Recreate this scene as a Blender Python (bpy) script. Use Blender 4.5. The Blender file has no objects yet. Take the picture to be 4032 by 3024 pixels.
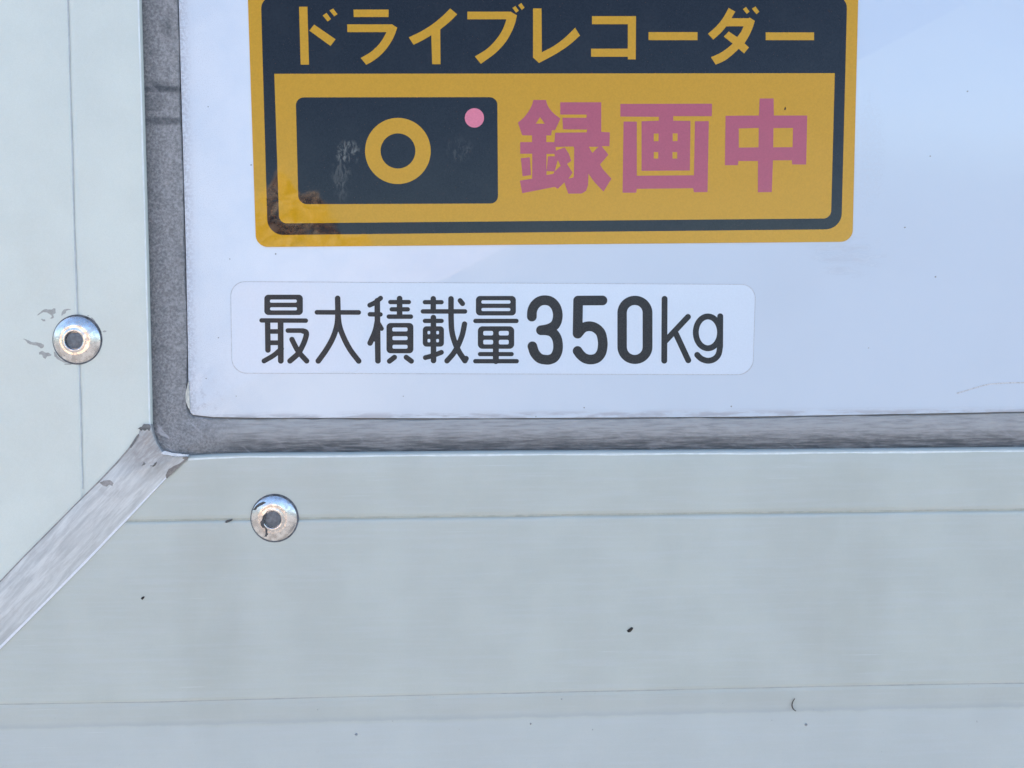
import bpy, bmesh, math, random
import numpy as np
from mathutils import Matrix, Vector

random.seed(7)
rng = np.random.default_rng(7)
scene = bpy.context.scene
COL = scene.collection

# ------------------------------------------------------------------ camera
F_PX, CU, CV = 3028.0, 2016.0, 1512.0          # 26 mm-equivalent phone lens, 4032x3024
DIST = 0.3028                                  # metres from lens to door skin
RIGHT = Vector((0.99963548, -0.0263644, -0.00581606))
DOWN = Vector((-0.00729934, -0.05651831, -0.99837488))
FWD = Vector((0.02599284, 0.9980534, -0.05669015))
CAM = Vector((0.0, -DIST, 0.0))
cam_data = bpy.data.cameras.new("camera")
cam_data.sensor_width = 36.0
cam_data.lens = 36.0 * F_PX / 4032.0
cam_data.clip_start = 0.01
cam_data.clip_end = 500.0
cam = bpy.data.objects.new("camera", cam_data)
COL.objects.link(cam)
m = Matrix.Identity(4)
for i in range(3):
    m[i][0], m[i][1], m[i][2], m[i][3] = RIGHT[i], -DOWN[i], -FWD[i], CAM[i]
cam.matrix_world = m
scene.camera = cam

# ------------------------------------------------------------------ world, sun, exposure
SUN_EL, SUN_AZ = 40.0, -36.0                     # sun stands behind the truck: the door is in open shade
world = bpy.data.worlds.new("World")
scene.world = world
world.use_nodes = True
wn = world.node_tree
sky = wn.nodes.new("ShaderNodeTexSky")
sky.sky_type = 'NISHITA'
sky.sun_disc = False
sky.sun_elevation = math.radians(SUN_EL)
sky.sun_rotation = math.radians(SUN_AZ)
sky.air_density = 1.0
sky.dust_density = 0.8
sky.ozone_density = 1.0
bg = wn.nodes["Background"]
bg.inputs["Strength"].default_value = 0.12
wn.links.new(sky.outputs["Color"], bg.inputs["Color"])
sun_d = bpy.data.lights.new("sun", 'SUN')
sun_d.energy = 5.0
sun_d.angle = math.radians(0.5)
sun_d.color = (1.0, 0.95, 0.88)
sun = bpy.data.objects.new("sun", sun_d)
COL.objects.link(sun)
sun.location = (0, 3, 4)
sun.rotation_euler = (math.radians(-(90 - SUN_EL)), 0, math.radians(-SUN_AZ))
scene.view_settings.view_transform = 'Standard'
scene.view_settings.look = 'None'
scene.view_settings.gamma = 1.0
scene.view_settings.use_curve_mapping = False
scene.view_settings.exposure = 1.85


# ------------------------------------------------------------------ geometry helpers
def px(u, v, y=0.0):
    """photo pixel -> point of the plane at depth y"""
    d = RIGHT * ((u - CU) / F_PX) + DOWN * ((v - CV) / F_PX) + FWD
    return CAM + d * ((y - CAM.y) / d.y)


def line(tab):
    """piecewise linear function, continued straight beyond its ends"""
    xs = [t[0] for t in tab]
    ys = [t[1] for t in tab]

    def f(x):
        if x <= xs[0]:
            i = 0
        elif x >= xs[-1]:
            i = len(xs) - 2
        else:
            i = max(k for k in range(len(xs) - 1) if xs[k] <= x)
        return ys[i] + (ys[i + 1] - ys[i]) * (x - xs[i]) / (xs[i + 1] - xs[i])
    return f


def root_of(o):
    while o.parent:
        o = o.parent
    return o


def link(name, me, mat, parent=None):
    o = bpy.data.objects.new(name, me)
    COL.objects.link(o)
    if mat:
        me.materials.append(mat)
    if parent:
        off = root_of(parent).location
        me.transform(Matrix.Translation(-off))
        o.parent = parent
    return o


def thing(name, loc, label, cat, group=None):
    o = bpy.data.objects.new(name, None)
    o.empty_display_size = 0.02
    COL.objects.link(o)
    o.location = loc
    o['label'] = label
    o['category'] = cat
    if group:
        o['group'] = group
    return o


def smooth(me, ang=35):
    for p in me.polygons:
        p.use_smooth = True
    me.set_sharp_from_angle(angle=math.radians(ang))


def prism(name, pts, y_front, y_back, mat, parent, bevel=0.0, seg=2):
    """solid plate from photo-pixel outline"""
    bm = bmesh.new()
    fr = [bm.verts.new(px(u, v, y_front)) for u, v in pts]
    bk = [bm.verts.new(Vector((a.co.x, y_back, a.co.z))) for a in fr]
    f0 = bm.faces.new(fr)
    bm.faces.new(bk[::-1])
    n = len(fr)
    for i in range(n):
        bm.faces.new((fr[i], bk[i], bk[(i + 1) % n], fr[(i + 1) % n]))
    bmesh.ops.recalc_face_normals(bm, faces=bm.faces)
    if bevel:
        ed = list(f0.edges)
        bmesh.ops.bevel(bm, geom=ed, offset=bevel, segments=seg, profile=0.5, affect='EDGES')
    me = bpy.data.meshes.new(name)
    bm.to_mesh(me)
    bm.free()
    smooth(me)
    return link(name, me, mat, parent)


def grid(name, rows, mat, parent):
    """rows: list of equal-length lists of points"""
    bm = bmesh.new()
    vs = [[bm.verts.new(p) for p in r] for r in rows]
    for i in range(len(vs) - 1):
        for j in range(len(vs[0]) - 1):
            bm.faces.new((vs[i][j], vs[i][j + 1], vs[i + 1][j + 1], vs[i + 1][j]))
    bm.normal_update()
    if sum(f.normal.y * f.calc_area() for f in bm.faces) > 0:
        bmesh.ops.reverse_faces(bm, faces=bm.faces)
    me = bpy.data.meshes.new(name)
    bm.to_mesh(me)
    bm.free()
    smooth(me)
    return link(name, me, mat, parent)


def flat(name, contours, y_back, thick, mat, parent):
    """thin printed or cut sheet: photo-pixel contours (outer and holes, even-odd) at depth y_back, standing proud by thick"""
    cu = bpy.data.curves.new("outline", 'CURVE')
    cu.dimensions = '2D'
    cu.fill_mode = 'BOTH'
    cu.extrude = thick / 2
    yf = y_back - thick
    for c in contours:
        sp = cu.splines.new('POLY')
        sp.points.add(len(c) - 1)
        for i, (u, v) in enumerate(c):
            p = px(u, v, yf)
            sp.points[i].co = (p.x, p.z, 0, 1)
        sp.use_cyclic_u = True
    tmp = bpy.data.objects.new("outline", cu)
    me = bpy.data.meshes.new_from_object(tmp)
    bpy.data.objects.remove(tmp)
    bpy.data.curves.remove(cu)
    me.name = name
    n = len(me.vertices)
    co = np.empty(n * 3, 'f')
    me.vertices.foreach_get('co', co)
    co = co.reshape(-1, 3)
    out = np.stack([co[:, 0], y_back - thick / 2 - co[:, 2], co[:, 1]], 1)
    me.vertices.foreach_set('co', out.ravel().astype('f'))
    bm = bmesh.new()
    bm.from_mesh(me)
    bmesh.ops.remove_doubles(bm, verts=bm.verts, dist=1e-7)
    bmesh.ops.recalc_face_normals(bm, faces=bm.faces)
    bm.to_mesh(me)
    bm.free()
    me.materials.clear()
    return link(name, me, mat, parent)


def rquad(tl, tr, br, bl, radii, n=8):
    """quadrilateral with rounded corners"""
    P = [np.array(p, float) for p in (tl, tr, br, bl)]
    out = []
    for i in range(4):
        r = radii[i]
        c, a, b = P[i], P[i - 1], P[(i + 1) % 4]
        if r <= 0:
            out.append(tuple(c))
            continue
        da = (a - c) / np.linalg.norm(a - c)
        db = (b - c) / np.linalg.norm(b - c)
        o = c + (da + db) * r
        for k in range(n + 1):
            t = k / n * math.pi / 2
            out.append(tuple(o - db * r * math.cos(t) - da * r * math.sin(t)))
    return out


def ellipse(cx, cy, rx, ry, n=64):
    return [(cx + rx * math.cos(2 * math.pi * k / n), cy + ry * math.sin(2 * math.pi * k / n)) for k in range(n)]


# --- signed-distance shapes (local glyph units) traced into clean outlines
def sd_seg(X, Y, a, b):
    ax, ay = a
    dx, dy = b[0] - ax, b[1] - ay
    L = dx * dx + dy * dy or 1e-9
    t = np.clip(((X - ax) * dx + (Y - ay) * dy) / L, 0, 1)
    return np.hypot(X - ax - t * dx, Y - ay - t * dy)


def sd_poly(X, Y, P):
    d = np.full(X.shape, 1e9)
    ins = np.zeros(X.shape, bool)
    n = len(P)
    for i in range(n):
        a, b = P[i], P[(i + 1) % n]
        d = np.minimum(d, sd_seg(X, Y, a, b))
        c = (a[1] > Y) != (b[1] > Y)
        if a[1] != b[1]:
            ins ^= c & (X < (b[0] - a[0]) * (Y - a[1]) / (b[1] - a[1]) + a[0])
    return np.where(ins, -d, d)


def sd_rr(X, Y, x0, y0, x1, y1, r):
    qx = np.abs(X - (x0 + x1) / 2) - (x1 - x0) / 2 + r
    qy = np.abs(Y - (y0 + y1) / 2) - (y1 - y0) / 2 + r
    return np.hypot(np.maximum(qx, 0), np.maximum(qy, 0)) + np.minimum(np.maximum(qx, qy), 0) - r


def curve(pts, n=6):
    """Catmull-Rom through the points"""
    P = [np.array(p, float) for p in pts]
    P = [2 * P[0] - P[1]] + P + [2 * P[-1] - P[-2]]
    out = []
    for i in range(1, len(P) - 2):
        for k in range(n):
            t = k / n
            a, b, c, d = P[i - 1], P[i], P[i + 1], P[i + 2]
            out.append(tuple(0.5 * (2 * b + (c - a) * t + (2 * a - 5 * b + 4 * c - d) * t * t + (3 * b - a - 3 * c + d) * t ** 3)))
    out.append(tuple(P[-2]))
    return out


def rdp(P, tol):
    P = np.array(P)
    keep = np.zeros(len(P), bool)
    keep[0] = keep[-1] = True
    st = [(0, len(P) - 1)]
    while st:
        i, j = st.pop()
        if j - i < 2:
            continue
        a, b = P[i], P[j]
        ab = b - a
        L = np.hypot(*ab)
        q = P[i + 1:j] - a
        d = np.abs(ab[0] * q[:, 1] - ab[1] * q[:, 0]) / L if L > 1e-9 else np.hypot(q[:, 0], q[:, 1])
        k = int(d.argmax())
        if d[k] > tol:
            keep[i + 1 + k] = True
            st += [(i, i + 1 + k), (i + 1 + k, j)]
    return P[keep]


def trace(D, x0, y0, h, tol):
    """zero contours of a sampled distance field"""
    s = D < 0
    nx = {}

    def pt(i, j, k, l):
        a, b = D[i, j], D[k, l]
        t = a / (a - b)
        return (x0 + h * (j + (l - j) * t), y0 + h * (i + (k - i) * t))
    mixed = s[:-1, :-1].astype(int) + s[:-1, 1:] + s[1:, :-1] + s[1:, 1:]
    for i, j in np.argwhere((mixed > 0) & (mixed < 4)):
        c = [(i, j), (i, j + 1), (i + 1, j + 1), (i + 1, j)]
        ins, outs = [], []
        for k in range(4):
            a, b = c[k], c[(k + 1) % 4]
            if s[a] != s[b]:
                key = (min(a, b), max(a, b))
                (outs if s[a] else ins).append(key)
        if len(ins) == 1:
            nx[ins[0]] = outs[0]
        else:
            for e in ins:
                nx[e] = min(outs, key=lambda q: abs(q[0][0] - e[0][0]) + abs(q[0][1] - e[0][1]) + abs(q[1][0] - e[1][0]) + abs(q[1][1] - e[1][1]))
    loops = []
    seen = set()
    for k0 in list(nx):
        if k0 in seen:
            continue
        L, k = [], k0
        while k not in seen and k in nx:
            seen.add(k)
            L.append(pt(*k[0], *k[1]))
            k = nx[k]
        if len(L) > 5:
            P = np.array(L)
            far = int(np.hypot(*(P - P[0]).T).argmax())
            A = rdp(P[:far + 1], tol)
            B = rdp(np.vstack([P[far:], P[:1]]), tol)
            loops.append([tuple(q) for q in np.vstack([A[:-1], B[:-1]])])
    return loops


def glyph(frame, add, cut=(), step=4.5, tol=0.8):
    """frame = (origin u, origin v, photo pixels per unit); shapes: ('s', r, points) stroke, ('p', points) polygon, ('r', x0,y0,x1,y1,r) rounded box"""
    ou, ov, sc = frame
    pts = []
    for a in add:
        if a[0] == 's':
            for p in a[2]:
                pts += [(p[0] - a[1], p[1] - a[1]), (p[0] + a[1], p[1] + a[1])]
        elif a[0] == 'p':
            pts += a[1]
        else:
            pts += [(a[1], a[2]), (a[3], a[4])]
    pts = np.array(pts, float)
    x0, y0 = pts.min(0) - 3 * step
    x1, y1 = pts.max(0) + 3 * step
    X, Y = np.meshgrid(np.arange(x0, x1, step), np.arange(y0, y1, step))

    def sd(a):
        if a[0] == 's':
            d = np.full(X.shape, 1e9)
            for p, q in zip(a[2][:-1], a[2][1:]):
                d = np.minimum(d, sd_seg(X, Y, p, q))
            return d - a[1]
        if a[0] == 'p':
            return sd_poly(X, Y, a[1])
        return sd_rr(X, Y, *a[1:])
    D = np.full(X.shape, 1e9)
    for a in add:
        D = np.minimum(D, sd(a))
    for c in cut:
        D = np.maximum(D, -sd(c))
    D = np.where(np.abs(D) < 1e-6, 1e-6, D)
    return [[(ou + sc * p[0], ov + sc * p[1]) for p in L] for L in trace(D, x0, y0, step, tol)]


# ------------------------------------------------------------------ material helper
class Mat:
    def __init__(self, name):
        self.m = bpy.data.materials.new(name)
        self.m.use_nodes = True
        self.t = self.m.node_tree
        self.b = self.t.nodes["Principled BSDF"]
        self.tc = self.t.nodes.new("ShaderNodeNewGeometry")

    def new(self, kind, **kw):
        n = self.t.nodes.new(kind)
        for k, v in kw.items():
            setattr(n, k, v)
        return n

    def put(self, sock, v):
        if hasattr(v, 'is_output'):
            self.t.links.new(v, sock)
        else:
            sock.default_value = v

    def pos(self, scale=(1, 1, 1), off=(0, 0, 0), rot=0.0):
        src = self.tc.outputs["Position"]
        if rot:
            q = self.new("ShaderNodeMapping")
            self.t.links.new(src, q.inputs["Vector"])
            q.inputs["Rotation"].default_value = (0, rot, 0)
            src = q.outputs[0]
        n = self.new("ShaderNodeMapping")
        self.t.links.new(src, n.inputs["Vector"])
        n.inputs["Scale"].default_value = scale
        n.inputs["Location"].default_value = off
        return n.outputs[0]

    def noise(self, scale, detail=4, rough=0.55, stretch=(1, 1, 1), off=(0, 0, 0), rot=0.0, dist=0.0):
        n = self.new("ShaderNodeTexNoise")
        self.t.links.new(self.pos(stretch, off, rot), n.inputs["Vector"])
        n.inputs["Scale"].default_value = scale
        n.inputs["Detail"].default_value = detail
        n.inputs["Roughness"].default_value = rough
        n.inputs["Distortion"].default_value = dist
        return n.outputs["Fac"]

    def ramp(self, v, a, b, lo=0.0, hi=1.0):
        n = self.new("ShaderNodeMapRange", interpolation_type='SMOOTHSTEP')
        self.put(n.inputs["Value"], v)
        n.inputs["From Min"].default_value = a
        n.inputs["From Max"].default_value = b
        n.inputs["To Min"].default_value = lo
        n.inputs["To Max"].default_value = hi
        return n.outputs["Result"]

    def math(self, op, a, b=0.0):
        n = self.new("ShaderNodeMath", operation=op)
        self.put(n.inputs[0], a)
        self.put(n.inputs[1], b)
        return n.outputs[0]

    def mix(self, f, a, b):
        n = self.new("ShaderNodeMix", data_type='RGBA')
        self.put(n.inputs["Factor"], f)
        for s, v in ((n.inputs[6], a), (n.inputs[7], b)):
            if not hasattr(v, 'is_output') and len(v) == 3:
                v = (*v, 1)
            self.put(s, v)
        return n.outputs[2]

    def axis(self, k):
        n = self.new("ShaderNodeSeparateXYZ")
        self.t.links.new(self.tc.outputs["Position"], n.inputs[0])
        return n.outputs[k]

    def dist(self, p, q):
        """signed distance in the door plane from the line p-q (positive on its left)"""
        d = (q - p)
        L = math.hypot(d.x, d.z)
        nx_, nz_ = -d.z / L, d.x / L
        a = self.math('MULTIPLY', self.math('SUBTRACT', self.axis(0), p.x), nx_)
        b = self.math('MULTIPLY', self.math('SUBTRACT', self.axis(2), p.z), nz_)
        return self.math('ADD', a, b)

    def blob(self, c, rx, rz):
        """soft elliptical patch around a world point: 1 in the middle, 0 at the rim"""
        x = self.math('DIVIDE', self.math('SUBTRACT', self.axis(0), c.x), rx)
        z = self.math('DIVIDE', self.math('SUBTRACT', self.axis(2), c.z), rz)
        d = self.math('ADD', self.math('MULTIPLY', x, x), self.math('MULTIPLY', z, z))
        return self.ramp(d, 1.0, 0.0)

    def bump(self, h, dist, strength=1.0):
        n = self.new("ShaderNodeBump")
        n.inputs["Distance"].default_value = dist
        n.inputs["Strength"].default_value = strength
        self.put(n.inputs["Height"], h)
        self.t.links.new(n.outputs[0], self.b.inputs["Normal"])

    def done(self, col, rough=0.5, metal=0.0, coat=0.0, coat_rough=0.1, spec=0.5):
        if not hasattr(col, 'is_output') and len(col) == 3:
            col = (*col, 1)
        self.put(self.b.inputs["Base Color"], col)
        self.put(self.b.inputs["Roughness"], rough)
        self.put(self.b.inputs["Metallic"], metal)
        self.b.inputs["Coat Weight"].default_value = coat
        self.b.inputs["Coat Roughness"].default_value = coat_rough
        self.b.inputs["Specular IOR Level"].default_value = spec
        return self.m


Y_PANEL, Y_RAIL = 0.0, -0.0025
# traced lines of the door (photo pixels)
E_IN = line([(0, 554.6), (1000, 583.5), (1670, 599.5)])                     # rail | seal, left: u(v)
P_LEFT = line([(0, 702), (1000, 731), (1615, 743)])                         # seal | panel, left: u(v)
CREASE = line([(0, 269), (1000, 298), (1436, 314.5), (1914, 328)])          # crease of the side rail: u(v)
LIP = line([(560, 1801), (690, 1796), (745, 1795), (842, 1790), (980, 1786), (1400, 1783), (1900, 1778), (2300, 1776), (3010, 1772), (4032, 1763)])
P_BOT = line([(757, 1634), (840, 1643), (980, 1645.5), (1900, 1648), (2920, 1642), (4032, 1622)])
H1 = line([(506, 2049), (964, 2043), (2000, 2030), (4032, 2005)])
H2 = line([(0, 2773), (600, 2764), (1100, 2750), (2000, 2729), (3000, 2708), (3500, 2697), (4032, 2689)])
H3 = line([(0, 2866), (600, 2855), (1100, 2847), (2000, 2820), (4032, 2776)])
U_MAX, U_MIN, V_MIN, V_MAX = 8000, -1100, -2200, 4300
DIAG = lambda u: 2425 - 1.045 * u
DIAG_U = lambda v: (2425 - v) / 1.045
XL = px(740, 1500).x
ZB = px(1900, 1648).z


# ------------------------------------------------------------------ materials
def mat_panel():
    M = Mat("white_gloss_skin")
    grain = M.noise(900, 5, 0.7)
    fine = M.noise(2600, 3, 0.7)
    x, z = M.axis(0), M.axis(2)
    dx = M.dist(px(702, 0), px(743, 1600))
    dz = M.dist(px(900, 1645), px(4032, 1622))
    near_l = M.ramp(dx, 0.007, 0.0)
    wide_l = M.ramp(dx, 0.040, 0.0, 0, 0.75)
    near_b = M.ramp(dz, 0.0028, 0.0)
    corner = M.math('MULTIPLY', M.ramp(dx, 0.026, 0.0), M.ramp(dz, 0.040, 0.0))
    st = M.noise(260, 5, 0.65, (0.22, 1, 1.6))
    d1 = M.math('MULTIPLY', near_l, M.ramp(grain, 0.33, 0.60))
    d2 = M.math('MULTIPLY', near_b, M.ramp(st, 0.38, 0.58))
    d3 = M.math('MULTIPLY', corner, M.ramp(M.noise(420, 6, 0.7), 0.44, 0.68))
    sm = M.blob(px(3330, 1000), 0.020, 0.012)
    d4 = M.math('MULTIPLY', sm, M.ramp(M.noise(300, 5, 0.6, (0.3, 1, 1)), 0.36, 0.66, 0, 0.42))
    sm2 = M.blob(px(3420, 620), 0.008, 0.030)
    d5 = M.math('MULTIPLY', sm2, M.ramp(grain, 0.42, 0.7, 0, 0.40))
    d6 = M.math('MULTIPLY', wide_l, M.ramp(fine, 0.45, 0.7))
    big = M.noise(14, 3, 0.5)
    d7 = M.ramp(big, 0.45, 0.8, 0.0, 0.10)
    d8 = M.ramp(M.noise(520, 2, 0.5, off=(3, 1, 2)), 0.755, 0.80, 0.0, 0.35)      # odd tiny specks
    tot = d1
    for d in (d2, d3, d4, d5, d6, d7, d8):
        tot = M.math('MAXIMUM', tot, d)
    left_light = M.math('MULTIPLY', M.ramp(dx, 0.21, 0.0), M.ramp(M.noise(26, 5, 0.62, off=(1, 0, 2)), 0.25, 0.65, 0.35, 1.0))  # brighter left side of the skin: light painted into the base, broken by noise
    base = M.mix(left_light, (0.575, 0.640, 0.735), (0.745, 0.762, 0.812))
    wipe = M.math('MULTIPLY', corner, M.ramp(M.noise(120, 5, 0.65, (1, 1, 0.5), rot=-0.6), 0.48, 0.66, 0, 0.8))
    base = M.mix(wipe, base, (0.86, 0.86, 0.90))
    base = M.mix(M.ramp(M.noise(2400, 2, 0.6, off=(5, 5, 5)), 0.3, 0.7, 0.0, 0.05), base, (0.40, 0.43, 0.50))
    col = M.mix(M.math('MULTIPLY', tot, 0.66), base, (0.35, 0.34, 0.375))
    r = M.ramp(tot, 0.0, 0.6, 0.20, 0.55)
    M.bump(M.noise(30, 2, 0.4), 0.0004)
    return M.done(col, r)


def mat_rail(name, horiz):
    M = Mat(name)
    st = (0.05, 1, 1) if horiz else (1, 1, 1)
    streak = M.noise(700, 4, 0.6, st)
    mott = M.noise(38, 4, 0.55)
    band = M.noise(22, 2, 0.5, (1, 1, 0.08) if horiz else (0.5, 1, 0.5), off=(4, 0, 0))
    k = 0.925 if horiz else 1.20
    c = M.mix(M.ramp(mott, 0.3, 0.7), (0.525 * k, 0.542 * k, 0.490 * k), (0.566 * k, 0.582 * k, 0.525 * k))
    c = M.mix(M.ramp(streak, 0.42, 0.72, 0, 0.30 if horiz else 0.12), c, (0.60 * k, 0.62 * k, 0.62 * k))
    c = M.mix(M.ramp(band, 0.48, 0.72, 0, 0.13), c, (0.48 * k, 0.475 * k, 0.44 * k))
    if horiz:
        for (u, v, rx, rz, k) in ((850, 2420, 0.018, 0.075, 0.24), (3320, 2300, 0.022, 0.085, 0.20), (880, 1880, 0.014, 0.012, 0.16)):
            b = M.math('MULTIPLY', M.blob(px(u, v), rx, rz), M.ramp(M.noise(90, 4, 0.6, (1, 1, 0.3)), 0.25, 0.6, k * 0.5, k))
            c = M.mix(b, c, (0.36, 0.36, 0.315))
        # tide mark: the strip under the lowest groove stays a little dirtier, with a ragged lower edge
        d2 = M.dist(px(0, 2773), px(4032, 2689))
        d3 = M.dist(px(0, 2866), px(4032, 2776))
        d3 = M.math('ADD', d3, M.math('MULTIPLY', M.math('SUBTRACT', M.noise(120, 5, 0.6), 0.5), 0.0022))
        tide = M.math('MULTIPLY', M.ramp(d2, 0.0006, -0.0004), M.ramp(d3, -0.0002, 0.0008))
        edge = M.math('MULTIPLY', tide, M.ramp(d3, 0.0030, 0.0004, 0.32, 1.0))
        c = M.mix(M.math('MULTIPLY', edge, 0.42), c, (0.355, 0.375, 0.395))
        below = M.ramp(d3, 0.0002, -0.0010, 0, 0.30)
        c = M.mix(below, c, (0.545, 0.565, 0.575))
        sl = M.noise(1500, 2, 0.5, (0.02, 1, 1), off=(9, 1, 4))
        c = M.mix(M.ramp(sl, 0.70, 0.80, 0, 0.35), c, (0.66, 0.68, 0.68))
    c = M.mix(M.ramp(M.noise(2300, 2, 0.6, off=(5, 5, 5)), 0.3, 0.7, 0.0, 0.09), c, (0.34, 0.35, 0.35))
    sp = M.noise(800, 2, 0.5, off=(1, 7, 3))
    c = M.mix(M.ramp(sp, 0.76, 0.81, 0, 0.45), c, (0.22, 0.21, 0.19))
    M.bump(M.noise(420, 3, 0.6, st), 0.00003)
    return M.done(c, M.ramp(mott, 0.3, 0.7, 0.34, 0.46))


def mat_seal():
    M = Mat("grimy_grey_rubber")
    x, z = M.axis(0), M.axis(2)
    bot = M.ramp(M.math('SUBTRACT', x, px(900, 1700).x), -0.016, 0.012)
    top_ = M.math('SUBTRACT', 1.0, bot)
    nv = M.noise(1000, 7, 0.72)
    nh = M.noise(800, 6, 0.66, (0.11, 1, 1.1))
    n1 = M.math('ADD', M.math('MULTIPLY', nv, top_), M.math('MULTIPLY', nh, bot))
    n2 = M.noise(230, 5, 0.68)
    c = M.mix(M.ramp(n1, 0.32, 0.68), (0.178, 0.172, 0.174), (0.360, 0.345, 0.347))
    c = M.mix(M.ramp(n2, 0.48, 0.72, 0, 0.42), c, (0.135, 0.132, 0.138))
    # grime along the rails; the lower run's shading is painted in with it
    dl = M.dist(px(554.6, 0), px(599.5, 1670))
    gl = M.math('MULTIPLY', M.ramp(dl, 0.0095, 0.0002), top_)
    db = M.dist(px(1000, 1784), px(4032, 1763))
    gb = M.math('MULTIPLY', M.ramp(db, 0.0085, 0.0004), bot)
    g = M.math('MULTIPLY', M.math('ADD', gl, gb), M.ramp(n1, 0.25, 0.72, 1.0, 0.40))
    c = M.mix(M.math('MULTIPLY', g, 0.85), c, (0.070, 0.074, 0.082))
    # light on the lower run's upper side painted paler; stained next to the skin
    pale = M.math('MULTIPLY', bot, M.ramp(db, 0.0035, 0.0095, 0, 0.72))
    c = M.mix(M.math('MULTIPLY', pale, M.ramp(nh, 0.25, 0.6, 0.55, 1.0)), c, (0.415, 0.405, 0.400))
    ds_ = M.dist(px(900, 1645), px(4032, 1622))
    stain = M.math('MULTIPLY', bot, M.ramp(ds_, -0.0022, -0.0004))
    c = M.mix(M.math('MULTIPLY', stain, M.ramp(M.noise(180, 4, 0.6, off=(3, 3, 3)), 0.40, 0.62, 0, 0.6)), c, (0.30, 0.255, 0.200))
    # dark wipes across the upright run
    for (u, v, rx, rz, k) in ((640, 352, 0.012, 0.0019, 1.0), (640, 478, 0.011, 0.0022, 0.75), (625, 330, 0.007, 0.0012, 0.5), (660, 110, 0.003, 0.0045, 0.5), (620, 410, 0.006, 0.004, 0.35)):
        b = M.math('MULTIPLY', M.blob(px(u, v), rx, rz), M.ramp(n1, 0.3, 0.7, k, k * 0.75))
        c = M.mix(b, c, (0.060, 0.065, 0.073))
    # whitish scrapes round the corner
    sc = M.noise(330, 3, 0.5, (1, 1, 0.22), rot=0.9, dist=0.5)
    cor = M.blob(px(760, 1740), 0.036, 0.018)
    c = M.mix(M.math('MULTIPLY', M.math('ADD', M.math('MULTIPLY', cor, 0.6), 0.2), M.ramp(sc, 0.60, 0.70, 0, 0.8)), c, (0.47, 0.45, 0.47))
    M.bump(n1, 0.00018)
    return M.done(c, 0.75, spec=0.25)


def mat_trim():
    M = Mat("worn_aluminium_strip")
    a = math.atan(1.045)
    st = M.noise(340, 7, 0.72, (0.13, 1, 1.15), rot=a, dist=0.25)
    f = M.noise(900, 5, 0.7, (0.3, 1, 1), rot=a)
    blot = M.noise(75, 4, 0.6, off=(2, 2, 2))
    c = M.mix(M.ramp(st, 0.34, 0.66), (0.452, 0.458, 0.452), (0.640, 0.648, 0.640))
    c = M.mix(M.ramp(f, 0.5, 0.8, 0, 0.30), c, (0.34, 0.32, 0.315))
    c = M.mix(M.ramp(blot, 0.55, 0.72, 0, 0.28), c, (0.36, 0.33, 0.31))
    # grime gathered at the upper end, by the rubber
    g = M.blob(px(610, 1745), 0.017, 0.016)
    c = M.mix(M.math('MULTIPLY', g, M.ramp(f, 0.3, 0.6, 0.35, 0.75)), c, (0.26, 0.235, 0.225))
    M.bump(st, 0.0001)
    return M.done(c, M.ramp(st, 0.3, 0.7, 0.55, 0.38), metal=0.15)


def mat_ink(name, col, grain=0.06, rough=0.035, coat=0.0, coat_rough=0.04, gscale=1500, dust=0.0, spec=0.32, glare=False):
    M = Mat(name)
    n = M.noise(gscale, 4, 0.7)
    w = M.noise(60, 3, 0.5)
    dk = tuple(x * (1 - grain * 2.2) for x in col)
    lt = tuple(min(1, x * (1 + grain * 1.4) + 0.004 * grain / 0.06) for x in col)
    c = M.mix(M.ramp(n, 0.3, 0.7), dk, lt)
    c = M.mix(M.ramp(w, 0.4, 0.8, 0, dust), c, (0.35, 0.34, 0.33))
    if glare:  # pale reflections on the dark print, painted into its colour
        sn = M.noise(260, 6, 0.7, (1.6, 1, 0.7), dist=0.8)
        for (u, v, rx, rz, k) in ((1372, 600, 0.0055, 0.0055, 0.22), (1345, 690, 0.0045, 0.012, 0.07), (1810, 590, 0.006, 0.006, 0.05)):
            c = M.mix(M.math('MULTIPLY', M.blob(px(u, v), rx, rz), M.ramp(sn, 0.46, 0.62, 0, k * 2)), c, (0.42, 0.40, 0.35))
    M.bump(M.noise(45, 2, 0.4), 0.00018)
    m_ = M.done(c, rough, coat=coat, coat_rough=coat_rough, spec=spec)
    return m_


def mat_rivet(off):
    M = Mat("tarnished_rivet_metal")
    n = M.noise(420, 5, 0.65, off=off)
    f = M.noise(1500, 4, 0.7, off=off)
    c = M.mix(M.ramp(n, 0.35, 0.65), (0.76, 0.75, 0.75), (0.50, 0.475, 0.465))
    c = M.mix(M.ramp(M.noise(240, 4, 0.6, off=(off[0] + 5, 0, 2)), 0.60, 0.72, 0, 0.45), c, (0.20, 0.19, 0.175))
    M.bump(f, 0.00003)
    return M.done(c, M.ramp(n, 0.35, 0.7, 0.16, 0.36), metal=1.0)


def plain(name, col, rough=0.6, metal=0.0, var=0.25, scale=1200):
    M = Mat(name)
    n = M.noise(scale, 4, 0.65)
    c = M.mix(M.ramp(n, 0.3, 0.7), tuple(x * (1 - var) for x in col), tuple(min(1, x * (1 + var)) for x in col))
    M.bump(n, 0.00004)
    return M.done(c, rough, metal)


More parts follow.
